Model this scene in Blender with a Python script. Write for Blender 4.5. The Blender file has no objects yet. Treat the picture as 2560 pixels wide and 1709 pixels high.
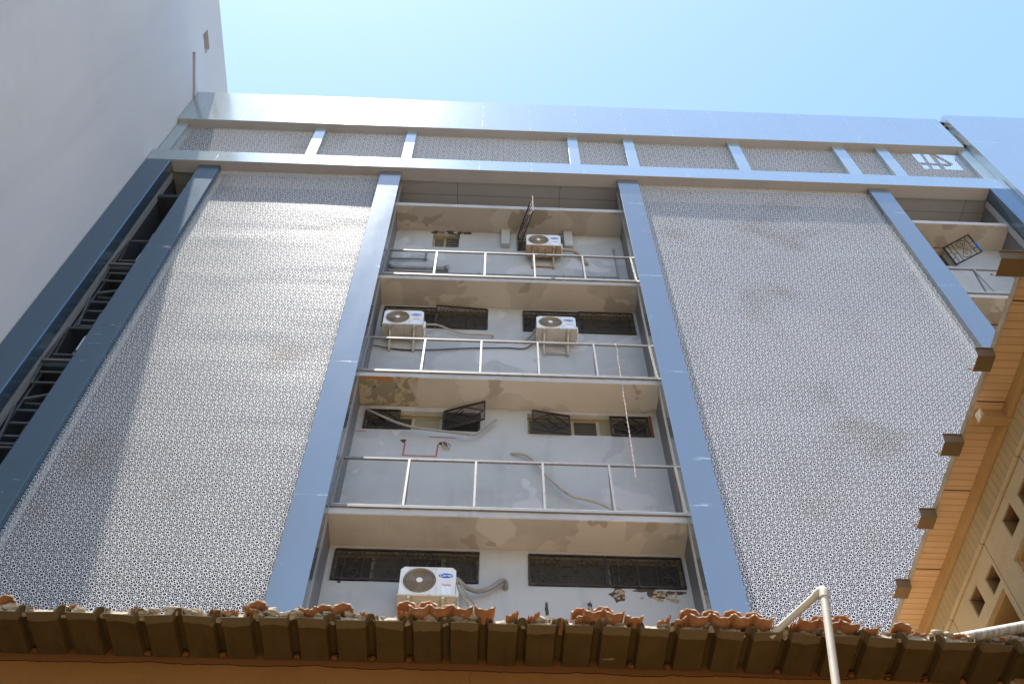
import bpy, math, random
from mathutils import Vector, Matrix, noise
from mathutils.geometry import tessellate_polygon
random.seed(7)
C = bpy.context.scene.collection
PI = math.pi

# ------------------------------------------------------------------ mesh helpers
class MB:
    """collects shapes; build() links them as ONE mesh object"""
    def __init__(s): s.v = []; s.f = []
    def add(s, vs, fs):
        n = len(s.v); s.v += [tuple(v) for v in vs]; s.f += [tuple(i + n for i in f) for f in fs]; return s
    def box(s, x0, x1, y0, y1, z0, z1, M=None):
        vs = [Vector((x, y, z)) for x in (x0, x1) for y in (y0, y1) for z in (z0, z1)]
        if M is not None: vs = [M @ v for v in vs]
        return s.add(vs, [(0, 1, 3, 2), (4, 6, 7, 5), (0, 4, 5, 1), (2, 3, 7, 6), (0, 2, 6, 4), (1, 5, 7, 3)])
    def bar(s, p, q, w, d, up=(0, 0, 1)):
        p = Vector(p); q = Vector(q); a = (q - p).normalized()
        u = Vector(up)
        if abs(a.dot(u)) > .95: u = Vector((0, 1, 0))
        b = a.cross(u).normalized(); c = b.cross(a).normalized()
        vs = [P + b * sx * w / 2 + c * sy * d / 2 for P in (p, q) for sx, sy in ((-1, -1), (1, -1), (1, 1), (-1, 1))]
        return s.add(vs, [(3, 2, 1, 0), (4, 5, 6, 7), (0, 1, 5, 4), (1, 2, 6, 5), (2, 3, 7, 6), (3, 0, 4, 7)])
    def tube(s, pts, r, n=8, closed=False, rf=None):
        pts = [Vector(p) for p in pts]; m = len(pts); ring = []
        up = None
        for i, p in enumerate(pts):
            a = pts[(i + 1) % m] if (i < m - 1 or closed) else p
            b = pts[i - 1] if (i > 0 or closed) else p
            t = (a - b).normalized()
            if up is None:
                up = Vector((0, 0, 1)) if abs(t.z) < .9 else Vector((0, 1, 0))
            x = t.cross(up)
            if x.length < 1e-4: x = t.orthogonal()
            x.normalize(); up = x.cross(t).normalized()
            rr = r * (rf(i) if rf else 1)
            ring.append([p + (x * math.cos(2 * PI * k / n) + up * math.sin(2 * PI * k / n)) * rr for k in range(n)])
        vs = [v for q in ring for v in q]; fs = []
        for i in range(m if closed else m - 1):
            j = (i + 1) % m
            for k in range(n):
                fs.append((i * n + k, i * n + (k + 1) % n, j * n + (k + 1) % n, j * n + k))
        if not closed:
            fs.append(tuple(range(n))[::-1]); fs.append(tuple((m - 1) * n + k for k in range(n)))
        return s.add(vs, fs)
    def plate(s, outer, holes, f3, depth):
        """polygon with holes in (u,v), mapped by f3(u,v,d), thickness depth"""
        loops = [outer] + holes
        pts = [Vector((p[0], p[1], 0)) for L in loops for p in L]
        tri = tessellate_polygon([[Vector((p[0], p[1], 0)) for p in L] for L in loops])
        n = len(pts)
        vs = [f3(p.x, p.y, 0) for p in pts] + [f3(p.x, p.y, depth) for p in pts]
        fs = [tuple(t) for t in tri] + [tuple(i + n for i in t[::-1]) for t in tri]
        o = 0
        for L in loops:
            m = len(L)
            for i in range(m):
                a = o + i; b = o + (i + 1) % m
                fs.append((a, b, b + n, a + n))
            o += m
        return s.add(vs, fs)
    def prism(s, prof, f3, a, b):
        """closed profile [(u,v)] swept from a to b: f3(u,v,t)"""
        n = len(prof)
        vs = [f3(u, v, a) for u, v in prof] + [f3(u, v, b) for u, v in prof]
        fs = [tuple(range(n))[::-1], tuple(range(n, 2 * n))] + [(i, (i + 1) % n, n + (i + 1) % n, n + i) for i in range(n)]
        return s.add(vs, fs)
    def disc(s, c, u, v, n=32):
        c = Vector(c); u = Vector(u); v = Vector(v)
        return s.add([c + u * math.cos(2 * PI * k / n) + v * math.sin(2 * PI * k / n) for k in range(n)], [tuple(range(n))])
    def lump(s, c, r, seed=0, sq=(1, 1, 1), n=10):
        vs = []; fs = []
        m = n // 2 + 2
        for i in range(m + 1):
            th = PI * i / m
            for k in range(n):
                ph = 2 * PI * k / n
                d = Vector((math.sin(th) * math.cos(ph), math.sin(th) * math.sin(ph), math.cos(th)))
                rr = r * (1 + .55 * noise.noise(d * 1.7 + Vector((seed * 3.1, seed * 1.7, 0))))
                vs.append((c[0] + d.x * rr * sq[0], c[1] + d.y * rr * sq[1], c[2] + d.z * rr * sq[2]))
        for i in range(m):
            for k in range(n):
                fs.append((i * n + k, i * n + (k + 1) % n, (i + 1) * n + (k + 1) % n, (i + 1) * n + k))
        return s.add(vs, fs)
    def build(s, name, mat, parent=None, smooth=False, bevel=0, label=None):
        me = bpy.data.meshes.new(name); me.from_pydata(s.v, [], s.f); me.validate()
        import bmesh
        bm = bmesh.new(); bm.from_mesh(me); bmesh.ops.recalc_face_normals(bm, faces=bm.faces[:]); bm.to_mesh(me); bm.free()
        me.materials.append(mat)
        if smooth:
            for p in me.polygons: p.use_smooth = True
            try: me.set_sharp_from_angle(angle=math.radians(40))
            except Exception: pass
        o = bpy.data.objects.new(name, me); C.objects.link(o)
        if parent is not None:
            o.parent = parent
            r = parent
            if r.parent is None and r.type == 'EMPTY' and not r.get('local'):
                o.matrix_parent_inverse = Matrix.Translation(-r.location)
        if bevel:
            b = o.modifiers.new('bevel', 'BEVEL'); b.width = bevel; b.segments = 2; b.limit_method = 'ANGLE'
        if label: o['label'] = label
        return o

def smooth_path(pts, k=6):
    P = [Vector(p) for p in pts]; P = [P[0] * 2 - P[1]] + P + [P[-1] * 2 - P[-2]]; out = []
    for i in range(1, len(P) - 2):
        a, b, c, d = P[i - 1:i + 3]
        for j in range(k):
            t = j / k
            out.append(.5 * ((2 * b) + (c - a) * t + (2 * a - 5 * b + 4 * c - d) * t * t + (3 * b - a - 3 * c + d) * t ** 3))
    out.append(P[-2]); return out

def thing(name, label, cat, loc=(0, 0, 0), group=None, local=False):
    o = bpy.data.objects.new(name, None); C.objects.link(o); o.location = loc
    o['label'] = label; o['category'] = cat
    if group: o['group'] = group
    if local: o['local'] = 1
    return o
def tag(o, label, cat, group=None):
    o['label'] = label; o['category'] = cat
    if group: o['group'] = group
    return o

# ------------------------------------------------------------------ material helpers
class E:
    """math-node expressions"""
    def __init__(s, t, k): s.t = t; s.k = k
    def op(s, o, *a):
        n = s.t.nodes.new('ShaderNodeMath'); n.operation = o
        for i, x in enumerate((s,) + a):
            if isinstance(x, E): s.t.links.new(x.k, n.inputs[i])
            else: n.inputs[i].default_value = x
        return E(s.t, n.outputs[0])
    def __add__(s, o): return s.op('ADD', o)
    __radd__ = __add__
    def __sub__(s, o): return s.op('SUBTRACT', o)
    def __rsub__(s, o): return (s * -1) + o
    def __mul__(s, o): return s.op('MULTIPLY', o)
    __rmul__ = __mul__
    def __truediv__(s, o): return s.op('DIVIDE', o)
    def abs(s): return s.op('ABSOLUTE')
    def rnd(s): return s.op('ROUND')
    def sqrt(s): return s.op('SQRT')
    def max(s, o): return s.op('MAXIMUM', o)
    def min(s, o): return s.op('MINIMUM', o)
    def lt(s, o): return s.op('LESS_THAN', o)
    def gt(s, o): return s.op('GREATER_THAN', o)
    def pp(s, o): return s.op('PINGPONG', o)
    def fl(s): return s.op('FLOOR')
    def ss(s, a, b):
        n = s.t.nodes.new('ShaderNodeMapRange'); n.interpolation_type = 'SMOOTHSTEP'
        s.t.links.new(s.k, n.inputs[0]); n.inputs[1].default_value = a; n.inputs[2].default_value = b
        n.inputs[3].default_value = 0; n.inputs[4].default_value = 1
        return E(s.t, n.outputs[0])

class Mat:
    def __init__(s, name, base=(.5, .5, .5), rough=.8, metal=0, spec=.5):
        s.m = bpy.data.materials.new(name); s.m.use_nodes = True
        s.t = s.m.node_tree; s.b = s.t.nodes['Principled BSDF']; s.out = s.t.nodes['Material Output']
        s.b.inputs['Base Color'].default_value = (*base, 1); s.b.inputs['Roughness'].default_value = rough
        s.b.inputs['Metallic'].default_value = metal; s.b.inputs['Specular IOR Level'].default_value = spec
        s.col = None; s.base = base
        tc = s.t.nodes.new('ShaderNodeTexCoord'); s.co = tc.outputs['Object']
        sp = s.t.nodes.new('ShaderNodeSeparateXYZ'); s.t.links.new(s.co, sp.inputs[0])
        s.x, s.y, s.z = [E(s.t, sp.outputs[i]) for i in range(3)]
    def vec(s, sx=1, sy=1, sz=1, off=(0, 0, 0)):
        n = s.t.nodes.new('ShaderNodeMapping'); s.t.links.new(s.co, n.inputs[0])
        n.inputs['Scale'].default_value = (sx, sy, sz); n.inputs['Location'].default_value = off
        return n.outputs[0]
    def noise(s, scale, detail=5, rough=.55, v=None, dist=0):
        n = s.t.nodes.new('ShaderNodeTexNoise'); n.inputs['Scale'].default_value = scale
        n.inputs['Detail'].default_value = detail; n.inputs['Roughness'].default_value = rough
        n.inputs['Distortion'].default_value = dist
        s.t.links.new(v if v is not None else s.co, n.inputs['Vector'])
        return E(s.t, n.outputs[0])
    def mix(s, fac, col):
        """mix current colour to col by fac"""
        n = s.t.nodes.new('ShaderNodeMix'); n.data_type = 'RGBA'
        if isinstance(fac, E): s.t.links.new(fac.k, n.inputs[0])
        else: n.inputs[0].default_value = fac
        if s.col is None: n.inputs[6].default_value = (*s.base, 1)
        else: s.t.links.new(s.col, n.inputs[6])
        n.inputs[7].default_value = (*col, 1)
        s.col = n.outputs[2]; s.t.links.new(s.col, s.b.inputs['Base Color']); return s
    def set(s, inp, e): s.t.links.new(e.k, s.b.inputs[inp]); return s
    def bump(s, e, dist=.01, strength=1):
        n = s.t.nodes.new('ShaderNodeBump'); n.inputs['Distance'].default_value = dist; n.inputs['Strength'].default_value = strength
        s.t.links.new(e.k, n.inputs['Height']); s.t.links.new(n.outputs[0], s.b.inputs['Normal']); return s

def plaster(name, base, dark, light=None, seed=0, sc=1.0, streak=.5, patch=None, rough=.92, bump=.004, soil=.6):
    m = Mat(name, base, rough, 0, .2)
    o = (seed * 7.3, seed * 3.9, seed * 5.1)
    n1 = m.noise(.9 * sc, 6, .62, m.vec(off=o)); n2 = m.noise(5 * sc, 5, .6, m.vec(off=o))
    st = m.noise(2.2 * sc, 4, .6, m.vec(1, 1, .16, o))
    m.mix(n1.ss(.42, .72) * soil, dark)
    if light: m.mix(n2.ss(.55, .8) * .55, light)
    m.mix(st.ss(.52, .78) * streak, tuple(c * .72 for c in dark))
    if patch:
        for col, lo, s2, k in patch:
            pn = m.noise(s2, 3, .5, m.vec(off=(o[0] + 11, o[1] + 3, o[2] + k * 4)), .4)
            m.mix(pn.ss(lo, lo + .015) * .85, col)
    fine = m.noise(60, 3, .6); m.bump(n2 * .7 + fine * .25, bump)
    return m

def metal(name, base, rough=.35, metallic=.8, wear=None):
    m = Mat(name, base, rough, metallic)
    n = m.noise(9, 5, .6)
    if wear: m.mix(n.ss(.52, .7) * .8, wear)
    return m

# --- the shiny blue-grey composite cladding
def cladding(name, base, rough=.3, metallic=.75, seam=None, scuff=.6, wave=.008):
    m = Mat(name, base, rough, metallic)
    sn = m.noise(1.0, 5, .7, m.vec(1.2, 1.2, 7)); sm = m.noise(1.3, 3, .5)
    fac = (sn.ss(.62, .70) * sm.ss(.5, .64)) * scuff
    sp = m.noise(14, 2, .5, m.vec(1, 1, .7)).ss(.735, .76) * .5
    fac = fac.max(sp * m.noise(.5, 2).ss(.5, .62))
    dirt = m.noise(1.6, 5, .65, m.vec(1, 1, .3))
    m.mix(dirt.ss(.45, .8) * .3, tuple(c * .8 for c in base))
    m.mix(fac, (.72, .72, .68))
    r = dirt * .08 + (rough - .04)
    if seam:
        ax, pitch, off, w = seam
        c = getattr(m, ax)
        d = ((c - off) / pitch); d = (d - d.rnd()).abs() * pitch
        line = d.lt(w) * m.noise(3.1, 4, .6).ss(.42, .6) * .6
        smear = d.ss(.10, 0.0) * m.noise(2.2, 5, .7, m.vec(1, 1, 2)).ss(.56, .66) * .7
        m.mix(line.max(smear * .6), (.74, .72, .66))
        r = r + line * .3
    m.set('Roughness', r)
    m.bump(m.noise(.55, 2, .5) + m.noise(2.2, 2, .5) * .12, wave, .35)
    return m

# --- perforated star-pattern screen
def screen(name, off=(0, 0), dirty=True):
    m = Mat(name, (.87, .865, .86), .48, .06)
    P = .29
    a = (m.x - off[0]) / P; b = (m.z - off[1]) / P
    s_ = a + b; t_ = a - b
    ds = s_ - s_.rnd(); dt = t_ - t_.rnd()
    da = (ds + dt) * .5; db = (ds - dt) * .5
    r = (da * da + db * db).sqrt()
    th = db.op('ARCTAN2', da) * (12 / (2 * PI))
    ph = (th - th.rnd()).abs()                     # 0 petal axis .. .5 between petals
    arc = r * ph * (2 * PI / 12)
    strap = .0112
    petal = (arc - r * (PI / 12) + strap).max((r * -1) + .112).max(r + arc * .7 - .312)
    hub = r - .083
    arc2 = r * (ph * -1 + .5) * (2 * PI / 12)
    kite = ((r - .334).abs() / .056 + arc2 / .054) - 1; tip = (r - .362) / .026; tiq = arc / .030; tip = tip * tip + tiq * tiq - 1
    s2 = s_ - .5; t2 = t_ - .5
    es = s2 - s2.rnd(); et = t2 - t2.rnd()
    ea = (es + et) * .5; eb = (es - et) * .5
    # the fold above already puts the cell centre at the origin of (ea, eb)
    r2 = (ea * ea + eb * eb).sqrt()
    qa = ea / .082; qb = eb / .066; hexa = qa * qa + qb * qb - 1
    t8 = eb.op('ARCTAN2', ea) * (8 / (2 * PI)); p8 = (t8 - t8.rnd()).abs() * r2 * (2 * PI / 8)
    qa = (r2 - .136) / .046; qb = p8 / .046; small = qa * qa + qb * qb - 1
    big = petal.min(hub); sm = kite.min(hexa).min(small).min(tip)
    sz = (m.z - 11.65) / 1.64; sz = (sz - sz.rnd()).abs(); seam = sz.lt(.0030)
    hole = (big.lt(0)).max(sm.lt(0)) * (seam * -.7 + 1)
    if dirty:
        d1 = m.noise(.42, 4, .6); d2 = m.noise(1.6, 4, .6, m.vec(1, 1, 2.5))
        m.mix(d1.ss(.56, .74) * .55, (.50, .43, .33))
        m.mix(d2.ss(.55, .8) * .3, (.45, .44, .43))
    m.mix(seam * .85, (.36, .35, .34))
    wr = m.noise(1.1, 3, .6, m.vec(.8, 1, 3.2)); wr2 = m.noise(4.5, 2, .5, m.vec(.6, 1, 2.6))
    m.bump(wr + wr2 * .10, .012, .4)
    tr = m.t.nodes.new('ShaderNodeBsdfTransparent'); mx = m.t.nodes.new('ShaderNodeMixShader')
    m.t.links.new(hole.k, mx.inputs[0]); m.t.links.new(m.b.outputs[0], mx.inputs[1]); m.t.links.new(tr.outputs[0], mx.inputs[2])
    m.t.links.new(mx.outputs[0], m.out.inputs[0])
    return m

CL_COL = (.245, .275, .288); CL_HI = (.45, .52, .535)
M_parapet = cladding('parapet_cladding', CL_HI, .17, .68, ('x', 1.32, -3.05, .004))
M_column = cladding('column_cladding', CL_COL, .165, .65, ('z', 3.55, 18.35, .007))
M_pier = cladding('pier_cladding', CL_HI, .18, .68, ('z', 2.4, 26.2, .005))
M_pillar_shade = cladding('shaded_pillar_cladding', (.115, .175, .235), .24, .7)  # shade and dark reflections on the left pillars put into the base colour
M_post = cladding('post_cladding', CL_HI, .18, .6)
M_ceil = cladding('ceiling_cladding', (.32, .305, .29), .5, .2, None, .1)
_d = (M_ceil.x + .95) / 2.6; M_ceil.mix((_d - _d.rnd()).abs().lt(.0022), (.06, .055, .05)); M_ceil.mix((M_ceil.y - 10.72).abs().lt(.006), (.07, .065, .06))
M_under = plaster('soffit_strip_reflection', (.36, .345, .335), (.30, .285, .275), None, 30, 1, .0, None, .55, .001)  # grey-beige stands in for ground reflected in the metal undersides
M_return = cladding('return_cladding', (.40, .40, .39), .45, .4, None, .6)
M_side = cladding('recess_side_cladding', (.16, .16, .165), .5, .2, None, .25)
M_deep = plaster('deep_recess_dark', (.045, .05, .058), (.03, .034, .04), None, 33)  # much darker tone shared by slabs, wall and sides of the left recess
M_screenL = screen('screen_white_left', (-6.44 + .017, 9.49))
M_screenR = screen('screen_white_right', (3.72, 9.41))
M_screenU = screen('screen_white_upper', (.05, 24.0))
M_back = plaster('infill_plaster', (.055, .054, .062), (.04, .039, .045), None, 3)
M_wall = plaster('recess_wall_plaster', (.405, .408, .405), (.325, .325, .325), (.48, .475, .465), 1, 1, .35,
                 [((.48, .468, .475), .62, .7, 1), ((.335, .332, .345), .64, .9, 2)])
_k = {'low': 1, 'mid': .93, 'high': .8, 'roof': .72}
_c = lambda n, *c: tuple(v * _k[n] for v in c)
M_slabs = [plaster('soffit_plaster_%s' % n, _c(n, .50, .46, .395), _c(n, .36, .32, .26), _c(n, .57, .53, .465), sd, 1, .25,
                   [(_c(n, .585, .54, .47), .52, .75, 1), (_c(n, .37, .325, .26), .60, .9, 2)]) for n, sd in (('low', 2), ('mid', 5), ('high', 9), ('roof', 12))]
# the damp corner under the second balcony
_m = M_slabs[1]
_n = _m.noise(1.3, 6, .65); _w = (_m.x + 2.4) + (_n - .5) * .9
_damp = _w.ss(1.10, .97) * (_m.x.lt(0)); _m.mix(_damp * .85, (.20, .17, .11))
_m.mix(_damp * _m.noise(4.5, 5, .65).ss(.5, .53) * .9, (.42, .36, .25))
_m.mix(_damp * _m.noise(7, 6, .7).ss(.60, .66), (.07, .06, .04))
_m.mix(_damp * _m.y.lt(10.52) * _m.noise(3.3, 3, .5).ss(.5, .55), (.36, .17, .075))
M_edge = plaster('slab_edge_plaster', (.46, .455, .45), (.35, .34, .32), (.54, .53, .51), 4, 2, .3)
M_rail = metal('rail_steel', (.215, .20, .185), .45, .4, (.14, .12, .095))
M_rail_dark = metal('dark_rail_steel', (.10, .095, .09), .5, .3, (.08, .06, .05))  # darker steel for the left recess rails
M_railsill = Mat('rail_sill_paint', (.52, .53, .52), .5); M_railsill.mix(M_railsill.noise(6, 5, .65).ss(.5, .62), (.42, .39, .35))
M_neigh = plaster('neighbour_plaster', (.545, .53, .515), (.485, .47, .455), (.58, .565, .55), 6, .35, .22, None, .9, .006, .5)
_m = M_neigh; _p = _m.noise(.13, 4, .55, _m.vec(1, 1, .35)); _m.mix(_p.ss(.44, .62) * .75, (.47, .475, .505))
_st = _m.noise(.45, 5, .6, _m.vec(1, 1, .10)); _m.mix(_st.ss(.56, .7) * .6, (.43, .42, .41))
M_reveal = plaster('neighbour_reveal', (.42, .36, .30), (.30, .24, .18), None, 8, 2)
M_alu = Mat('window_aluminium', (.36, .315, .20), .5, .2); M_alu.mix(M_alu.noise(8, 4).ss(.5, .7) * .6, (.30, .26, .18))
M_glass = Mat('window_glass', (.045, .042, .038), .12, 0, .6)
M_pane = Mat('frosted_pane', (.22, .195, .14), .45)
M_shut = Mat('window_shutter', (.12, .10, .07), .6); _l = M_shut.z / .045; M_shut.mix((_l - _l.rnd()).abs().gt(.38) * .7, (.07, .06, .05))
M_iron = metal('grille_iron', (.035, .026, .023), .55, .3, (.10, .065, .05))
M_mesh = Mat('fly_mesh', (.022, .017, .014), .8)
_a = M_mesh.x / .014; _b = M_mesh.z / .014
_h = ((_a - _a.rnd()).abs().lt(.36)) * ((_b - _b.rnd()).abs().lt(.36))
_tr = M_mesh.t.nodes.new('ShaderNodeBsdfTransparent'); _mx = M_mesh.t.nodes.new('ShaderNodeMixShader')
M_mesh.t.links.new(_h.k, _mx.inputs[0]); M_mesh.t.links.new(M_mesh.b.outputs[0], _mx.inputs[1]); M_mesh.t.links.new(_tr.outputs[0], _mx.inputs[2]); M_mesh.t.links.new(_mx.outputs[0], M_mesh.out.inputs[0])
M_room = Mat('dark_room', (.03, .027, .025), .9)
M_acw = Mat('ac_white_paint', (.70, .70, .68), .38); M_acw.mix(M_acw.noise(3, 5, .6).ss(.45, .7) * .5, (.50, .47, .41)); M_acw.mix(M_acw.noise(9, 4, .6, M_acw.vec(1, 1, .12)).ss(.55, .72) * .4, (.42, .38, .31))
M_acpan = Mat('ac_base_pan', (.58, .51, .37), .55); M_acpan.mix(M_acpan.noise(6, 5, .65).ss(.45, .7) * .6, (.34, .27, .17))
M_acrust = Mat('ac_rusty_pan', (.40, .31, .21), .7); M_acrust.mix(M_acrust.noise(5, 5, .65).ss(.45, .62) * .8, (.20, .10, .05))
M_acgrey = Mat('ac_grey_pan', (.42, .40, .36), .6); M_acgrey.mix(M_acgrey.noise(6, 5, .65).ss(.45, .65) * .6, (.24, .20, .16))
M_acdark = Mat('ac_fan_well', (.06, .05, .04), .8)
M_acgrill = Mat('ac_fan_guard', (.34, .28, .19), .5)
M_blade = Mat('ac_blade', (.10, .10, .11), .4)
M_blue = Mat('badge_blue', (.012, .075, .42), .35)
M_white = Mat('letter_white', (.8, .8, .8), .4)
M_red = Mat('letter_red', (.62, .05, .06), .5)
M_stick = Mat('sticker_white', (.74, .76, .78), .4); _q = M_stick.z / .021; M_stick.mix(((_q - _q.rnd()).abs().lt(.22)) * M_stick.noise(26, 2, .5, M_stick.vec(1, 1, .4)).ss(.5, .52) * .7, (.30, .45, .66))
M_hose = Mat('hose_tan', (.36, .30, .22), .7); M_hose.mix(M_hose.noise(5, 4).ss(.45, .7) * .6, (.22, .18, .13))
M_hosegrey = Mat('hose_grey', (.25, .235, .22), .6); M_hosegrey.mix(M_hosegrey.noise(5, 4).ss(.45, .7) * .5, (.34, .29, .22))
M_pipe = Mat('pipe_grey', (.22, .23, .24), .45); M_pipe.mix(M_pipe.noise(4, 4).ss(.5, .7) * .5, (.33, .30, .26))
M_pipegreen = Mat('pipe_green', (.12, .15, .12), .5)
M_pvc = Mat('pvc_cream', (.56, .50, .40), .5); M_pvc.mix(M_pvc.noise(7, 5, .6).ss(.5, .72) * .5, (.40, .33, .24))
M_rope = Mat('rope_fibre', (.50, .40, .35), .95)
M_mark = Mat('paint_red', (.33, .085, .075), .8); M_mark.mix(M_mark.noise(30, 3).ss(.62, .7), (.45, .45, .47))
M_dark = Mat('cavity_dark', (.06, .042, .028), .95)
M_rubble = plaster('rubble', (.36, .29, .20), (.22, .16, .10), (.46, .40, .30), 14, 8)
M_copper = Mat('wire_copper', (.45, .25, .10), .6); M_wblue = Mat('wire_blue', (.10, .22, .40), .6); M_wblack = Mat('wire_black', (.03, .03, .03), .6)
M_clay = Mat('clay_tile', (.46, .205, .085), .85); M_clay.mix(M_clay.noise(6, 5, .6).ss(.42, .7) * .7, (.33, .13, .05)); M_clay.mix(M_clay.noise(14, 5, .7).ss(.56, .68) * .7, (.52, .40, .27)); M_clay.bump(M_clay.noise(22, 6, .7), .007)
M_rim = plaster('tile_rim_pale', (.56, .44, .32), (.46, .33, .22), None, 31, 8)  # paler colour for the front end faces of the tiles
M_mortar = plaster('mortar', (.47, .40, .30), (.34, .27, .19), (.56, .50, .41), 15, 5, .1, None, .95, .02)
M_sheet = plaster('deck_sheet_paint', (.10, .060, .019), (.07, .041, .013), (.118, .074, .026), 16, 2.5, .35, None, .7, .002)
_m = M_sheet; _m.mix(_m.noise(2.3, 3, .5, _m.vec(1, 2.6, 1)).ss(.705, .72), (.26, .18, .08))
_m.mix(_m.noise(3.0, 5, .65, _m.vec(3.5, .5, 1)).ss(.5, .75) * .55, (.05, .03, .010)); _m.mix(_m.noise(1.6, 5, .65).ss(.5, .72) * .45, (.15, .10, .045))
_fe = _m.noise(2.6, 5, .6); _m.mix(((_m.y + (_fe - .5) * .16).lt(6.60)) * .7, (.21, .155, .085))
M_orange = plaster('orange_wall_paint', (.25, .105, .024), (.21, .083, .018), (.28, .125, .034), 17, 1.5, .3, None, .85, .004)
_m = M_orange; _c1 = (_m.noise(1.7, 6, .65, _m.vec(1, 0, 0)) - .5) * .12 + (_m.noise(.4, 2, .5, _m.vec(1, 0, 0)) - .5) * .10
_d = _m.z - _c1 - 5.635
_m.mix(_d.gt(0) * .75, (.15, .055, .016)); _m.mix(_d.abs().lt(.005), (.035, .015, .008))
_v = (_m.x + (_m.noise(5, 4, .6, _m.vec(0, 0, 1)) - .5) * .16 + .08).abs(); _m.mix(_v.lt(.003) * _d.lt(0), (.10, .045, .018))
M_wood = plaster('soffit_board_paint', (.57, .375, .205), (.50, .315, .16), (.61, .42, .245), 18, 1.5, .0, None, .7, .002)
_m = M_wood; _yy = _m.y / .078; _g = (_yy - _yy.rnd()).abs(); _m.mix(_g.gt(.468), (.20, .09, .03))
_bd = E(_m.t, _m.noise(1, 0).k); _rn = (_yy + .5).fl(); _w = _m.noise(1.0, 2, .5, _m.vec(.2, 12.8, .2)); _m.mix(_w.ss(.4, .7) * .25, (.44, .22, .075))
_y2 = (_m.y - 3.98) / 1.02; _m.mix(((_y2 - _y2.rnd()).abs()).lt(.007), (.07, .03, .012))
_m.mix(_m.noise(3.2, 6, .7).ss(.66, .74) * .7, (.20, .11, .045))
M_beam = plaster('beam_paint', (.42, .25, .10), (.33, .19, .07), None, 19, 3, .2)
M_vboard = plaster('vertical_board_paint', (.42, .31, .155), (.35, .25, .115), None, 20, 2, .5, None, .75, .002)
_m = M_vboard; _yy = _m.y / .085; _m.mix((_yy - _yy.rnd()).abs().gt(.465), (.22, .15, .075))
M_stone = plaster('rough_stone_render', (.50, .385, .225), (.43, .32, .175), (.56, .455, .30), 21, 4, .1, None, .95, .012)
_m = M_stone; _m.mix(_m.noise(45, 4, .7).ss(.60, .68) * .75, (.30, .22, .13))
for _yj in (6.33, 7.345, 5.30): _m.mix((_m.y - _yj).abs().lt(.004), (.10, .07, .04))
M_rev = plaster('opening_reveal', (.22, .12, .055), (.14, .075, .035), None, 22, 6)
M_red_sh = plaster('red_board', (.20, .055, .025), (.12, .035, .018), None, 23, 8)
M_spout = Mat('brown_sheet_metal', (.17, .105, .045), .55, .2); M_spout.mix(M_spout.noise(5, 4).ss(.5, .7) * .5, (.12, .07, .03))
M_flake = Mat('plaster_flake', (.72, .69, .62), .8)
M_ground = plaster('ground_paving', (.30, .25, .18), (.26, .21, .15), (.34, .29, .22), 24, .6, .0)
M_deck = plaster('roof_deck', (.58, .47, .34), (.5, .4, .28), None, 25, 2)
M_tape = Mat('blue_tape', (.02, .16, .42), .4)
M_tray = Mat('dark_tray', (.075, .078, .085), .45)

# ------------------------------------------------------------------ ground
gnd = MB(); gnd.add([(-400, -400, -1.6), (400, -400, -1.6), (400, 400, -1.6), (-400, 400, -1.6)], [(0, 1, 2, 3)])
g = gnd.build('ground', M_ground.m); g['kind'] = 'structure'

# ------------------------------------------------------------------ the clad building
B = thing('clad_building', 'tall building clad in shiny blue-grey panels with white star-pattern screens and stacked open balconies', 'building', (0, 11, -1.6))
ZG = -1.6
XL, XR = -8.705, 18.0
YB = 11.05                                  # rear wall of the balconies
def part(mb, name, mat, **k): return mb.build(name, mat.m, B, **k)
# body mass behind
part(MB().box(XL + .02, XR, 13.2, 24, ZG, 23.7), 'building_core', M_back)
# parapet band and middle ledge
part(MB().box(XL, 12.97, 10, 10.26, 26.10, 28.25), 'parapet', M_parapet, bevel=.006)
part(MB().box(XL + .003, 12.967, 10.004, 10.256, 26.088, 26.099), 'parapet_soffit', M_under)
lg = MB().box(XL, 13.10, 10, 10.30, 23.306, 23.90)
part(MB().box(XL + .003, 13.097, 10.004, 10.30, 23.295, 23.305), 'ledge_soffit', M_under)
part(lg, 'ledge', M_parapet, bevel=.005)
part(MB().box(-8.06, 12.52, 10.302, 10.335, 23.262, 23.6), 'ledge_lip', M_return)
part(MB().box(XL, 13.10, 10.337, 13.15, 23.33, 23.62), 'recess_ceiling', M_ceil)
# corner pier, proud of the rest, and the small brackets in the gap
part(MB().box(13.115, XR, 9.88, 10.6, ZG, 28.28), 'corner_pier', M_pier, bevel=.006)
br = MB()
for za, zb in ((28.0, 28.1), (27.7, 27.8), (26.3, 27.05)): part(MB().box(12.972, 13.113, 10.02, 10.12, za, zb), 'pier_bracket', M_iron)
# outer pillars, columns
part(MB().box(XL, -8.084, 10.0, 10.30, ZG, 23.294), 'outer_pillar', M_pillar_shade, bevel=.02)
part(MB().box(12.54, 13.11, 10.0, 10.30, ZG, 23.294), 'outer_pillar', M_pillar_shade, bevel=.006)
for x0, x1 in ((-7.392, -6.875), (-2.873, -2.354), (3.071, 3.588), (9.44, 9.951)):
    c = part(MB().box(x0, x1, 10.115, 10.335, ZG, 23.292), 'column', M_pillar_shade if x1 < -6 else M_column, bevel=.006)  # leftmost column takes the pillar tone, darkened for its shade
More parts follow.
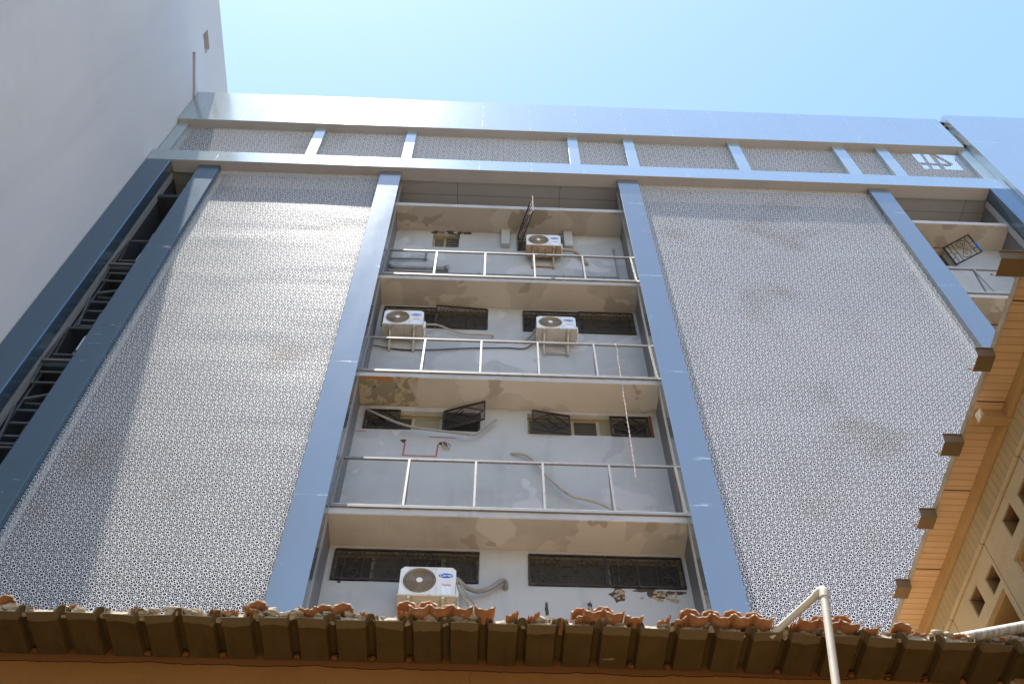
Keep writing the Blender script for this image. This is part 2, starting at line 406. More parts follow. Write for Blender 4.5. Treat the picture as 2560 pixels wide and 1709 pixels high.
# cladding returns down the flanks of the recesses
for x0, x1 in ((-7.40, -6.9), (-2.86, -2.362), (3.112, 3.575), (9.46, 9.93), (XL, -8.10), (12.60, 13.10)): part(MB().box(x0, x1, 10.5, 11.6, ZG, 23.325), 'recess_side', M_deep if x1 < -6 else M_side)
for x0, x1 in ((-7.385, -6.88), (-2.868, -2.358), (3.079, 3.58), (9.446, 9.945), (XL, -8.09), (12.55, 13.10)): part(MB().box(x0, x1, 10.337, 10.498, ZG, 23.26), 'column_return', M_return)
# posts of the upper band
for x0, x1 in ((-8.70, -8.42), (-4.935, -4.655), (-2.452, -2.186), (1.93, 2.205), (3.46, 3.745), (6.355, 6.67), (9.265, 9.60), (10.475, 10.80), (12.80, 13.11)):
    part(MB().box(x0, x1, 10.115, 10.40, 23.902, 26.088), 'post', M_post, bevel=.005)
# perforated screens: sheets 3 mm thick look the same from either side; each a gently bellied surface
def screen_panel(x0, x1, z0, z1, mat, belly, seed, nm='perforated_screen', nx=40, dz=.12):
    mb = MB(); nz = max(4, int((z1 - z0) / dz))
    vs = []; fs = []
    for j in range(nz + 1):
        for i in range(nx + 1):
            u = i / nx; w = j / nz; x = x0 + (x1 - x0) * u; z = z0 + (z1 - z0) * w
            e = 1
            zz = (z + seed) / 2.4; sh = abs(zz - round(zz)) * 2          # sheets 2.4 m high, proud at mid height
            y = 10.25 - e * belly * ((1 - (1 - sh) ** 4) * .35 + .9 * noise.noise(Vector((x * .45, z * .8, seed))) + .35 * noise.noise(Vector((x * .9, z * 2.4, seed + 9))))
            vs.append((x, y, z))
    for j in range(nz):
        for i in range(nx):
            a = j * (nx + 1) + i; fs.append((a, a + 1, a + nx + 2, a + nx + 1))
    mb.add(vs, fs); return part(mb, nm, mat, smooth=True)
screen_panel(-6.875, -2.873, ZG + .3, 23.29, M_screenL, .013, 1.45)
screen_panel(3.588, 9.44, ZG + .3, 23.29, M_screenR, .009, 2.9)
ux = [-8.42, -4.935, -4.655, -2.452, -2.186, 1.93, 2.205, 3.46, 3.745, 6.355, 6.67, 9.265, 9.60, 10.475, 10.80, 12.80]
for k in range(0, 16, 2): screen_panel(ux[k], ux[k + 1], 23.902, 26.088, M_screenU, .006, 4 + k, nx=24)
# masonry behind the screens
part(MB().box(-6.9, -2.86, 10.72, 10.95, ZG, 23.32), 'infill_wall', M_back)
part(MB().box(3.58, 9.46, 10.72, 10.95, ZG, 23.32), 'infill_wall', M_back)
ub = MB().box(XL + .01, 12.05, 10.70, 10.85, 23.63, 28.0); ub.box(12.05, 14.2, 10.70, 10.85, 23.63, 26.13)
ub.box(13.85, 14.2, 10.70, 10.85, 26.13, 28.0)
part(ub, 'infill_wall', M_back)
rb = MB().bar((12.28, 10.72, 26.1), (12.42, 10.72, 27.9), .05, .05).bar((12.62, 10.72, 26.1), (12.66, 10.72, 27.9), .09, .05).bar((12.05, 10.72, 26.55), (12.95, 10.72, 26.5), .05, .06).bar((12.66, 10.72, 27.4), (13.0, 10.72, 26.55), .05, .05)
part(rb, 'roof_bracing', M_iron)

# ---- balconies
S_Z = [11.15, 14.75, 18.36, 21.93]           # undersides of the slabs
SOFF = 0
CX0, CX1 = -2.361, 3.111
openings = [(-2.27, -.057, 10.43, 11.10), (.68, 3.05, 10.42, 11.09),
            (-2.24, -.13, 14.07, 14.62), (.722, 2.955, 14.05, 14.66),
            (-2.28, -.06, 17.47, 18.31), (.671, 3.05, 17.455, 18.31),
            (-1.46, -.82, 21.10, 21.82), (.56, 1.70, 21.03, 21.86)]
def rect(x0, x1, z0, z1, j=0, rnd=None):
    """outline with slightly uneven edges"""
    if not j: return [(x0, z0), (x1, z0), (x1, z1), (x0, z1)]
    P = []; rnd = rnd or random
    cs = [(x0, z0), (x1, z0), (x1, z1), (x0, z1)]
    for i in range(4):
        a = cs[i]; b = cs[(i + 1) % 4]; n = max(2, int(math.dist(a, b) / .16))
        for k in range(n):
            t = k / n; P.append((a[0] + (b[0] - a[0]) * t + (rnd.uniform(-j, j) if k else 0), a[1] + (b[1] - a[1]) * t + (rnd.uniform(-j, j) if k else 0)))
    return P
wl = MB()
wl.plate(rect(CX0, CX1, ZG, 23.32), [rect(*o, .006) for o in openings], lambda u, v, d: (u, YB + d, v), .22)
part(wl, 'balcony_wall', M_wall)
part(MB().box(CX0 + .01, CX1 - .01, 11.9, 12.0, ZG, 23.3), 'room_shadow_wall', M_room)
rW = (10.30, 11.14, 21.0, 21.9); rW2 = (9.98, 11.2, 17.4, 18.30)
part(MB().plate(rect(9.945, 12.60, ZG, 23.32), [rect(*rW), rect(*rW2)], lambda u, v, d: (u, YB + d, v), .22), 'balcony_wall', M_wall)
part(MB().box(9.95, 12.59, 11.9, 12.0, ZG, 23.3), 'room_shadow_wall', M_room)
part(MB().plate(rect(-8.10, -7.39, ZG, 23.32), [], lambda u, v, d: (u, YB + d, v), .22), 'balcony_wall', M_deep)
# pilaster stubs on the top floor
for x0, x1 in ((.188, .392), (1.702, 1.912)):
    part(MB().box(x0, x1, 10.93, 11.046, 21.17, 21.928), 'pilaster', M_wall, bevel=.006)
# slabs: rough front edge
def slab(x0, x1, z, mat, k, em=None):
    mb = MB(); n = int((x1 - x0) / .06)
    vs = []; fs = []
    for i in range(n + 1):
        x = x0 + (x1 - x0) * i / n
        q = noise.noise(Vector((x * 3.1, k * 7, 0))); q2 = noise.noise(Vector((x * 9, k * 3, 5)))
        zt = z + .15 + .012 * q + .01 * q2; yf = 10.395 + .006 * q2
        vs += [(x, yf, z + .004 * q2), (x, 11.045, z), (x, 11.045, zt), (x, yf, zt)]
    for i in range(n):
        a = 4 * i; b = a + 4
        fs += [(a, a + 1, b + 1, b), (a + 1, a + 2, b + 2, b + 1), (a + 2, a + 3, b + 3, b + 2), (a + 3, a, b, b + 3)]
    fs += [(0, 3, 2, 1), (4 * n, 4 * n + 1, 4 * n + 2, 4 * n + 3)]
    mb.add(vs, fs); s = part(mb, 'balcony_slab', mat)
    e = MB(); vs = []; fs = []
    for i in range(n + 1):
        x = x0 + (x1 - x0) * i / n; q = noise.noise(Vector((x * 3.1, k * 7, 0))); q2 = noise.noise(Vector((x * 9, k * 3, 5)))
        zb = z + .012 + .016 * max(0, noise.noise(Vector((x * 2.2, k * 5, 8))))
        zt = z + .151 + .012 * q + .01 * q2; yf = 10.390 + .006 * q2
        vs += [(x, yf, zb), (x, yf, zt), (x, yf + .004, zt), (x, yf + .004, zb)]
    for i in range(n):
        a = 4 * i; b = a + 4
        fs += [(a, a + 1, b + 1, b), (a + 1, a + 2, b + 2, b + 1), (a + 3, a, b, b + 3), (a + 2, a + 3, b + 3, b + 2)]
    e.add(vs, fs); o = e.build('slab_edge', (em or M_edge).m, s)
    return s
for k, z in enumerate(S_Z):
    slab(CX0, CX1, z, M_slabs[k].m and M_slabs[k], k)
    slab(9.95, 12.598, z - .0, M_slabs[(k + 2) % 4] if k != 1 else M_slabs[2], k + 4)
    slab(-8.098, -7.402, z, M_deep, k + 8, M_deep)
# steel balcony frames
def railing(x0, x1, zs, n, ends=True, m=M_rail):
    zb = zs + .16; zt = zs + 1.40
    yb, yt = 10.375, 10.455
    rail = bpy.data.objects.new('balcony_railing', None); C.objects.link(rail); rail.parent = B; rail.matrix_parent_inverse = Matrix.Translation(-B.location)
    MB().box(x0, x1, yt - .02, yt + .02, zt - .042, zt).build('top_rail', m.m, rail)
    MB().box(x0, x1, yb - .022, yb + .022, zb - .03, zb + .022).build('bottom_rail', m.m, rail)
    s = MB(); nn = 60; vs = []; fs = []
    for i in range(nn + 1):
        x = x0 + .02 + (x1 - x0 - .04) * i / nn; h = zb + .026 + .006 * noise.noise(Vector((x * 6, zs, 0))) + .005
        vs += [(x, yb - .021, zb + .0225), (x, yb + .045, zb + .0225), (x, yb + .045, h), (x, yb - .021, h)]
    for i in range(nn):
        a = 4 * i; b = a + 4; fs += [(a, a + 1, b + 1, b), (a + 1, a + 2, b + 2, b + 1), (a + 2, a + 3, b + 3, b + 2), (a + 3, a, b, b + 3)]
    fs += [(0, 3, 2, 1), (4 * nn, 4 * nn + 1, 4 * nn + 2, 4 * nn + 3)]
    s.add(vs, fs); s.build('sill_strip', M_railsill.m, rail)
    for i in range(n + 1):
        if not ends and i in (0, n): continue
        x = x0 + .02 + (x1 - x0 - .04) * i / n
        p = MB().bar((x, yt - .012, zt - .043), (x, yb - .004, zb + .034), .036, .03, (0, 1, 0))
        p.bar((x + (.004 if i < n else -.004), yt + .012, zt - .045), (x + (.004 if i < n else -.004), 10.62, zb - .0), .034, .03, (0, 1, 0))
        p.build('railing_post', m.m, rail)
    return rail
for z in S_Z[:3]: railing(CX0 + .015, CX1 - .02, z, 5)
for z in S_Z[:3]: railing(9.97, 12.58, z, 3)
for z in S_Z[:3]:
    railing(-8.085, -7.42, z, 1, True, M_rail_dark)
    fr = MB(); fr.bar((-8.045, 10.54, z + .2), (-8.045, 10.54, z - 2.1), .03, .03); fr.bar((-7.43, 10.54, z + .5), (-7.43, 10.54, z - 2.1), .03, .03)
    for dz in (.28, .60): fr.box(-8.0, -7.42, 10.40, 10.43, z + .15 - dz - .04, z + .15 - dz)
    fr.bar((-8.06, 10.40, z + .1), (-8.0, 10.41, z - .50), .03, .03)
    fr.bar((-8.0, 10.47, z - .9), (-7.42, 10.55, z - .55), .05, .05); fr.bar((-8.02, 10.6, z - .85), (-7.42, 10.6, z - .9), .05, .05)
    for dz in (1.15, 1.5, 1.85, 2.05): fr.box(-8.05, -7.42, 10.52, 10.56, z - dz, z - dz + .05)
    fr.bar((-8.05, 10.45, z - 1.1), (-7.95, 10.5, z - 2.1), .04, .04); fr.box(-8.0, -7.42, 10.42, 10.95, z + .42, z + .46)
    part(fr, 'support_frame', M_tray)
    part(MB().tube(smooth_path([(-7.95, 10.9, z + 2.6), (-7.9, 10.85, z + 1.5), (-8.0, 10.9, z + .8), (-7.8, 10.8, z + .2)]), .03), 'wall_pipe', M_pipe, smooth=True)

# ---- windows
def scroll(cx, cz, w, h, flip=1):
    """S-shaped wrought scroll as (u,v) points"""
    pts = []
    for i in range(33):
        t = i / 32; th = PI * 2.6 * (1 - t); r = .07 + .93 * t
        pts.append((cx + flip * (.5 * w * r * math.cos(th + .3) * .9), cz + h * .27 + .23 * h * r * math.sin(th + .3)))
    low = [(2 * cx - p[0], 2 * cz - p[1]) for p in pts][::-1]
    return pts + low
def grille_scroll(x0, x1, z0, z1, f3, n, mb):
    R = .0065
    def T(pts, r=R): mb.tube([f3(u, v) for u, v in pts], r, 5)
    def Bq(a, b, w=.012): mb.bar(f3(*a), f3(*b), w, w)
    for a, b in (((x0, z0), (x1, z0)), ((x1, z0), (x1, z1)), ((x1, z1), (x0, z1)), ((x0, z1), (x0, z0))): Bq(a, b, .026)
    cw = (x1 - x0) / n; h = z1 - z0; zc = (z0 + z1) / 2
    for k in range(n):
        a = x0 + cw * k
        for t in (.30, .82): Bq((a + cw * t, z0), (a + cw * t, z1))
        Bq((a + cw * .15, z0), (a + cw * .15, z1), .010)
        Bq((a, z0 + h * .30), (a + cw * .15, z0 + h * .30)); Bq((a, z0 + h * .62), (a + cw * .15, z0 + h * .62)); Bq((a + cw * .15, z0 + h * .46), (a + cw * .30, z0 + h * .46))
        Bq((a + cw * .82, z0 + h * .62), (a + cw, z0 + h * .62)); Bq((a + cw * .82, z0 + h * .30), (a + cw, z0 + h * .30))
        T(scroll(a + cw * .56, zc, cw * .46, h * .92, 1 if k % 2 == 0 else -1), .0075)
def grille_diamond(x0, x1, z0, z1, f3, mb):
    for a, b in (((x0, z0), (x1, z0)), ((x1, z0), (x1, z1)), ((x1, z1), (x0, z1)), ((x0, z1), (x0, z0))): mb.bar(f3(*a), f3(*b), .028, .028)
    w = x1 - x0; h = z1 - z0
    P = lambda u, v: f3(x0 + w * u, z0 + h * v)
    def L(*p):
        for i in range(len(p) - 1): mb.bar(P(*p[i]), P(*p[i + 1]), .015, .015)
    L((.5, .03), (.97, .5), (.5, .97), (.03, .5), (.5, .03))
    L((.735, .265), (.36, .64), (.5, .78)); L((.265, .735), (.64, .36), (.5, .22)); L((.42, .58), (.5, .5), (.58, .42))
    L((.62, .85), (.73, .735)); L((.27, .265), (.38, .15))
def window(o, mull, panes, parent=B):
    x0, x1, z0, z1 = o; y = 11.17
    f = MB(); w = .045
    f.box(x0 + .001, x1 - .001, y, y + .06, z1 - w - .02, z1 - .002); f.box(x0 + .001, x1 - .001, y, y + .06, z0 + .002, z0 + w)
    f.box(x0 + .001, x0 + w, y, y + .06, z0 + w + .001, z1 - w - .021); f.box(x1 - w, x1 - .001, y, y + .06, z0 + w + .001, z1 - w - .021)
    f.box(x0 + .002, x1 - .002, y - .06, y - .002, z1 - .045, z1 - .012)
    for u in mull:
        xm = x0 + (x1 - x0) * u; f.box(xm - .03, xm + .03, y - .004, y + .055, z0 + w + .001, z1 - w - .021)
    fr = part(f, 'window', M_alu)
    us = [0] + list(mull) + [1]
    for k in range(len(us) - 1):
        a = x0 + (x1 - x0) * us[k]; b = x0 + (x1 - x0) * us[k + 1]
        MB().box(a + .031, b - .031, y + .02, y + .035, z0 + w, z1 - w - .02).build('pane', panes[k].m, fr)
    return fr
flat = lambda y: (lambda u, v: Vector((u, y, v)))
def swing(hx, side, ang, y=11.03):
    """leaf hinged on the vertical line x=hx; side -1/+1: leaf extends to that side when closed"""
    ca, sa = math.cos(ang), math.sin(ang)
    return lambda u, v: Vector((hx + (u - hx) * ca, y - abs(u - hx) * sa, v))
def mesh_sheet(x0, x1, z0, z1, f3, fr, dy=.012):
    m = MB(); v = [f3(x0, z0), f3(x1, z0), f3(x1, z1), f3(x0, z1)]
    m.add([p + Vector((0, dy, 0)) for p in v], [(0, 1, 2, 3)]); m.build('fly_screen', M_mesh.m, fr)
def add_grille(fr, fn, *a, nm='grille'):
    mb = MB(); fn(*a, mb); return mb.build(nm, M_iron.m, fr)
# bottom floor
for o, n in ((openings[0], 4), (openings[1], 4)):
    fr = window(o, (.27, .5, .75) if n and o[0] < 0 else (.52,), (M_glass, M_shut, M_glass, M_shut) if o[0] < 0 else (M_shut, M_glass))
    xm = (o[0] + o[1]) / 2
    add_grille(fr, grille_scroll, o[0] + .02, xm - .01, o[2] + .02, o[3] - .05, flat(11.03), 2)
    add_grille(fr, grille_scroll, xm + .01, o[1] - .02, o[2] + .02, o[3] - .05, flat(11.03), 2)
    mesh_sheet(o[0] + .02, o[1] - .02, o[2] + .02, o[3] - .05, flat(11.05), fr)
# second floor: diamond leaves, some swung open
o = openings[2]; fr = window(o, (.42, .66), (M_glass, M_pane, M_glass))
w3 = .62
f = flat(11.03); add_grille(fr, grille_diamond, o[0] + .02, o[0] + .64, o[2] + .01, o[3] - .02, f); mesh_sheet(o[0] + .02, o[0] + .64, o[2] + .01, o[3] - .02, f, fr)
f = swing(-.80, 1, math.radians(19)); add_grille(fr, grille_diamond, -.80, -.02, o[2] + .02, o[3] - .01, f); mesh_sheet(-.80, -.02, o[2] + .02, o[3] - .01, f, fr)
MB().box(-.82, o[1] - .012, 11.045, 11.075, o[2] + .015, o[3] - .015).build('grille_screen', M_mesh.m, fr)
o = openings[3]; fr = window(o, (.37, .58, .70), (M_shut, M_glass, M_pane, M_glass))
f = swing(1.49, -1, math.radians(9)); add_grille(fr, grille_diamond, .80, 1.49, o[2] + .0, o[3] - .08, f); mesh_sheet(.80, 1.49, o[2], o[3] - .08, f, fr)
f = flat(11.03); add_grille(fr, grille_diamond, 2.24, o[1] - .03, o[2] + .01, o[3] - .06, f); mesh_sheet(2.24, o[1] - .03, o[2] + .01, o[3] - .06, f, fr)
part(MB().box(2.957, 3.0, 11.03, 11.052, 14.05, 14.66), 'window_trim', M_red_sh)
# third floor
for o in openings[4:6]:
    fr = window(o, (.5,), (M_glass, M_shut)); xm = (o[0] + o[1]) / 2
    add_grille(fr, grille_scroll, o[0] + .02, xm - .01, o[2] + .02, o[3] - .08, flat(11.02), 2)
    f = swing(o[1] - .03, -1, math.radians(3)) if o[0] < 0 else flat(11.02)
    add_grille(fr, grille_scroll, xm + .01, o[1] - .03, o[2] + .01, o[3] - .05, f, 2)
    mesh_sheet(o[0] + .02, o[1] - .02, o[2] + .02, o[3] - .08, flat(11.06), fr)
# top floor: louvred toilet window and window behind the unit with its leaf hanging open
o = openings[6]; fr = window(o, (.45,), (M_shut, M_glass))
lv = MB()
for k in range(4): lv.box(-1.14, -.85, 11.10, 11.16, 21.24 + k * .13, 21.27 + k * .13)
lv.build('louvre', M_rail.m, fr)
cv = MB()
for k in range(26): cv.lump((random.uniform(-1.5, -.6), 11.05, random.choice([21.82, 21.86, 21.8]) + random.uniform(-.02, .08)), random.uniform(.02, .06), k, (1.3, .25, .8), 7)
part(cv, 'dark_patch', M_dark)['kind'] = 'stuff'  # dark lumps along the head of the small window
o = openings[7]; fr = window(o, (.5,), (M_glass, M_glass))
f = swing(.60, 1, math.radians(74)); mb = MB(); grille_scroll(.60, 1.68, 21.02, 21.84, f, 2, mb); mb.build('grille', M_iron.m, fr)
# right-hand recess windows
fr = window(rW, (.55,), (M_glass, M_glass))
f = swing(11.13, 1, math.radians(36)); mb = MB(); grille_scroll(11.13, 11.76, 21.06, 21.93, f, 1, mb); mb.build('grille', M_iron.m, fr)
p0 = f(11.765, 21.1); p1 = f(11.765, 21.5); MB().bar(p0, p1, .035, .05, (0, 1, 0)).build('tape_strip', M_tape.m, fr)
part(MB().box(10.0, 11.16, 11.035, 11.053, 21.902, 21.926), 'window_trim', M_red_sh)
window(rW2, (.5,), (M_glass, M_glass)); part(MB().box(9.98, 11.3, 11.035, 11.053, 18.305, 18.35), 'window_trim', M_red_sh)
# red outline painted for a unit, broken plaster, cavities
pm = MB()
pm.bar((-1.438, 11.047, 13.70), (-1.443, 11.047, 13.34), .028, .004, (0, 1, 0)); pm.bar((-1.46, 11.0465, 13.35), (-.86, 11.0465, 13.345), .004, .022, (0, 0, 1)); pm.bar((-.857, 11.047, 13.67), (-.872, 11.047, 13.335), .028, .004, (0, 1, 0))
pm.bar((-2.34, 11.0465, 13.99), (-2.16, 11.0465, 13.985), .004, .016); pm.bar((-1.03, 11.0465, 13.88), (-.55, 11.0465, 13.87), .004, .016)
part(pm, 'paint_mark', M_mark)
def cavity(cx, cz, w, h, seed, n=14):
    rnd = random.Random(seed); P = []
    for k in range(n):
        a = 2 * PI * k / n; r = 1 + rnd.uniform(-.35, .3); P.append((cx + w * r * math.cos(a), cz + h * r * math.sin(a)))
    return P
for q in ((-1.47, 13.745, .05, .045, 1), (-.80, 13.70, .05, .035, 2), (2.0, 10.30, .12, .13, 3), (2.62, 10.31, .16, .10, 4), (2.4, 10.39, .16, .03, 5), (2.86, 10.36, .15, .035, 6), (.938, 9.98, .028, .16, 7), (1.572, 10.04, .032, .12, 8), (-2.12, 10.41, .03, .03, 9)):
    part(MB().plate(cavity(*q), [], lambda u, v, d: (u, 11.044 + d, v), .006), 'plaster_damage', M_dark)
rbb = MB()
for k in range(34):
    cx = random.choice([2.0, 2.0, 2.62, 2.62, 2.5, 2.8]); z = 10.36 - abs(random.gauss(0, .07)); rbb.lump((cx + random.gauss(0, .07), 11.045, z), random.uniform(.015, .045), k, (1, .6, .8), 7)
for k in range(6): rbb.lump((1.575 + random.gauss(0, .015), 11.045, 9.93 + .02 * k), .02, k + 50, (1, .5, 1), 7)
part(rbb, 'exposed_rubble', M_rubble)['kind'] = 'stuff'
# pipes fixed to the top-floor wall
wp = MB(); wp.tube(smooth_path([(-2.36, 10.95, 20.05), (-2.33, 10.95, 19.93), (-2.2, 10.95, 19.84), (-1.75, 10.95, 19.85), (-1.05, 10.95, 19.85)]), .05, 12)
wp.tube([(-1.35, 10.95, 19.853), (-1.0, 10.95, 19.848)], .068, 12); wp.tube([(-2.2, 10.95, 19.84), (-2.12, 10.95, 19.843)], .058, 12); wp.tube([(-1.08, 10.95, 19.85), (-1.0, 10.86, 19.79)], .062, 12)
part(wp, 'wall_pipe', M_pipe, smooth=True)
wp = MB(); wp.tube([(-2.35, 10.97, 19.715), (-1.32, 10.97, 19.725)], .042, 12); wp.tube([(-1.5, 10.97, 19.723), (-1.28, 10.97, 19.725)], .05, 12)
wp.tube([(-1.32, 10.985, 19.735), (-.95, 11.0, 19.74), (1.6, 11.0, 19.78), (2.87, 11.0, 19.80), (2.872, 11.0, 21.12)], .018, 8)
for x in (-.31, 1.628, 2.55): wp.box(x - .012, x + .012, 10.975, 11.045, 19.74, 19.84)
wp.tube([(2.872, 11.04, 21.13), (2.872, 10.97, 21.13)], .03, 8)
part(wp, 'wall_pipe', M_pipe, smooth=True)
wp = MB(); wp.tube([(-2.36, 11.0, 20.36), (-1.56, 11.0, 20.38), (-1.56, 11.0, 20.66), (-1.56, 11.045, 20.67)], .02, 8); wp.tube([(-1.6, 11.0, 20.38), (-1.52, 11.0, 20.38)], .03, 8)
part(wp, 'wall_pipe', M_pipegreen, smooth=True)

# ------------------------------------------------------------------ air-conditioning units
def text_mesh(s, size, shear, ext):
    cu = bpy.data.curves.new('lettering', 'FONT'); cu.body = s; cu.size = size; cu.shear = shear; cu.extrude = ext; cu.align_x = 'CENTER'; cu.align_y = 'CENTER'; cu.resolution_u = 3; cu.offset = .0006
    o = bpy.data.objects.new('lettering', cu); C.objects.link(o)
    dg = bpy.context.evaluated_depsgraph_get(); me = bpy.data.meshes.new_from_object(o.evaluated_get(dg))
    v = [tuple(x.co) for x in me.vertices]; f = [tuple(p.vertices) for p in me.polygons]
    bpy.data.objects.remove(o); bpy.data.meshes.remove(me); return v, f
TXT_A = text_mesh('Carrier', .062, .35, .0012); TXT_B = text_mesh('Tropical', .040, .3, .0008)
def ac_unit(x, z, label, pan, bracket, tilt=0, yb=10.94, group='air-conditioning outdoor units on the balcony walls'):
    """origin: middle of the rear bottom edge; front faces -y"""
    t = thing('air_conditioner', label, 'air conditioner', (x, yb, z), group, True)
    t.rotation_euler = (math.radians(tilt), 0, 0)
    W, H, D = .80, .555, .31
    def b(mb, nm, m, par=t, **k): return mb.build(nm, m.m, par, **k)
    c = .055
    prof = [(-W / 2, .03), (W / 2, .03), (W / 2, H - c), (W / 2 - c, H), (-W / 2 + c, H), (-W / 2, H - c)]
    ax, az, R = -.118, .295, .243
    circ = [(ax + R * math.cos(2 * PI * k / 40), az + R * math.sin(2 * PI * k / 40)) for k in range(40)]
    mb = MB(); mb.plate(prof, [circ[::-1]], lambda u, v, d: (u, -D + d, v), .05)
    inner = [(u * .998, v) for u, v in prof]
    mb.prism(prof, lambda u, v, y: (u, y, v), -D + .051, -.0)
    mb.tube([(u, -D - .001, v) for u, v in circ], .008, 6, True)
    b(mb, 'casing', M_acw, bevel=.004)
    well = MB().disc((ax, -D + .048, az), (R - .001, 0, 0), (0, 0, R - .001), 40); b(well, 'fan_well', M_acdark)
    fb = MB()
    for k in range(3):
        a = 2 * PI * k / 3 + .6
        pts = []
        for (r0, w) in ((.06, -.25), (.21, -.5), (.215, .3), (.06, .35)): pts.append((ax + r0 * math.cos(a + w), -D + .036 - (.012 if w < 0 else 0), az + r0 * math.sin(a + w)))
        fb.add(pts + [(p[0], p[1] + .004, p[2]) for p in pts], [(0, 1, 2, 3), (7, 6, 5, 4), (0, 4, 5, 1), (1, 5, 6, 2), (2, 6, 7, 3), (3, 7, 4, 0)])
    b(fb, 'fan_blades', M_blade)
    gd = MB()
    for k, r in enumerate([.055 + i * .0135 for i in range(14)]):
        gd.tube([(ax + r * math.cos(2 * PI * j / 36), -D - .004, az + r * math.sin(2 * PI * j / 36)) for j in range(36)], .0036 if k % 3 == 0 else .0021, 4, True)
    for k in range(36):
        a = 2 * PI * k / 36; gd.tube([(ax + .05 * math.cos(a), -D - .003, az + .05 * math.sin(a)), (ax + .236 * math.cos(a + .25), -D - .001, az + .236 * math.sin(a + .25))], .0019, 4)
    b(gd, 'fan_guard', M_acgrill)
    b(MB().prism([(ax + .045 * math.cos(2 * PI * k / 24), az + .045 * math.sin(2 * PI * k / 24)) for k in range(24)], lambda u, v, y: (u, y, v), -D - .012, -D - .002), 'fan_hub', M_acw)
    ov = lambda rx, rz: [(.255 + rx * math.cos(2 * PI * k / 36), .395 + rz * math.sin(2 * PI * k / 36)) for k in range(36)]
    bd = b(MB().prism(ov(.103, .044), lambda u, v, y: (u, y, v), -D - .004, -D - .0005), 'badge', M_blue)
    v, f = TXT_A; MB().add([(.255 + p[0], -D - .0055 - p[2], .395 + p[1]) for p in v], f).build('lettering', M_white.m, bd)
    v, f = TXT_B; b(MB().add([(.262 + p[0], -D - .0015 - p[2], .222 + p[1]) for p in v], f), 'lettering', M_red)
    b(MB().box(.198, .328, -D - .002, -D - .0004, .04, .19), 'sticker', M_stick)
    # base pan seen from below, with pressed ribs
    pn = MB().box(-W / 2 - .012, W / 2 + .012, -D - .008, .0, 0, .029)
    for xx in (-.30, -.14, -.02, .16, .30): pn.box(xx - .02, xx + .02, -D + .05, -.05, -.008, -.0005)
    pn.box(-.22, .02, -D + .06, -D + .10, -.007, -.0005); pn.box(.05, .26, -.11, -.07, -.007, -.0005)
    b(pn, 'base_pan', pan, bevel=.003)
    bk = MB()
    for xx in (-.245, .235):
        bk.box(xx - .022, xx + .022, -D - .01, .10, -.052, -.0095); bk.box(xx - .022, xx + .022, .06, .10, -.36, -.0525)
        bk.bar((xx, .058, -.33), (xx, -D + .10, -.055), .03, .012)
    bk.box(-.21, .20, .075, .095, -.30, -.262)
    b(bk, 'wall_bracket', bracket)
    vc = MB().box(W / 2 + .0005, W / 2 + .05, -.20, -.06, .10, .33); vc.tube(smooth_path([(W / 2 + .03, -.13, .1), (W / 2 + .045, -.10, .02), (W / 2 + .02, -.03, -.04)]), .014, 6)
    b(vc, 'valve_cover', M_acw, bevel=.006)
    return t
ac_unit(-.785, 9.785, 'white air-conditioning unit above the broken roof tiles, lowest one on the wall', M_acpan, M_acpan)
ac_unit(-1.77, 16.91, 'white air-conditioning unit close to the column, over the left end of a dark grille window', M_acgrey, M_acgrey)
ac_unit(1.33, 16.91, 'white air-conditioning unit before the right-hand grille window, with short grey hose at its left', M_acgrey, M_acgrey, -4.5)
ac_unit(1.17, 20.53, 'white air-conditioning unit on a rusty brown bracket under the open hanging grille, topmost one', M_acrust, M_acrust)
ac_unit(-7.40, 15.62, 'shaded air-conditioning unit half hidden in the narrow left recess, lower of the two there', M_tray, M_tray)
ac_unit(-7.38, 18.98, 'shaded air-conditioning unit half hidden in the narrow left recess, upper of the two there', M_tray, M_tray)

# ------------------------------------------------------------------ hoses, cables, rope
def hose(pts, r, name, mat, label, cat, corr=False, n=8, k=8):
    P = smooth_path(pts, k)
    rf = (lambda i: 1 + (.13 if i % 2 else -.06)) if corr else None
    return tag(MB().tube(P, r, n, False, rf).build(name, mat.m, None, smooth=not corr), label, cat)
o = hose([(-.37, 10.80, 10.28), (-.25, 10.86, 10.20), (-.10, 10.92, 10.175), (.02, 10.93, 10.20), (.14, 10.95, 10.29), (.25, 10.95, 10.39), (.325, 10.96, 10.425), (.345, 11.0, 10.38), (.335, 11.043, 10.34)], .034, 'drain_hose', M_hosegrey, 'ribbed grey-brown hose curving up from the lowest unit to the wall', 'hose', True, 10, 14)
hose([(-.385, 10.75, 10.23), (-.33, 10.74, 10.0), (-.23, 10.72, 9.80), (-.14, 10.70, 9.62), (-.02, 10.70, 9.50), (-.06, 10.71, 9.66), (-.16, 10.73, 9.84), (-.26, 10.77, 10.05), (-.38, 10.8, 10.31)], .016, 'power_cable', M_hose, 'tan cable loop hanging beside the lowest unit above the tiles', 'cable')
hose([(1.57, 10.86, 20.80), (1.80, 10.92, 20.90), (1.92, 10.95, 20.90), (2.02, 10.96, 20.78), (2.10, 10.97, 20.62), (2.18, 11.0, 20.46), (2.20, 11.04, 20.44)], .042, 'insulated_hose', M_hose, 'thick brown insulated hose bending down from the topmost unit', 'hose', False, 10)
hose([(-1.355, 10.85, 17.30), (-1.10, 10.92, 17.40), (-.82, 10.96, 17.29), (-.55, 10.98, 17.20), (-.28, 10.98, 17.18), (.02, 10.99, 17.19), (.05, 11.04, 17.19)], .02, 'power_cable', M_hose, 'tan cable drooping under a grille window from the unit close to the column', 'cable')
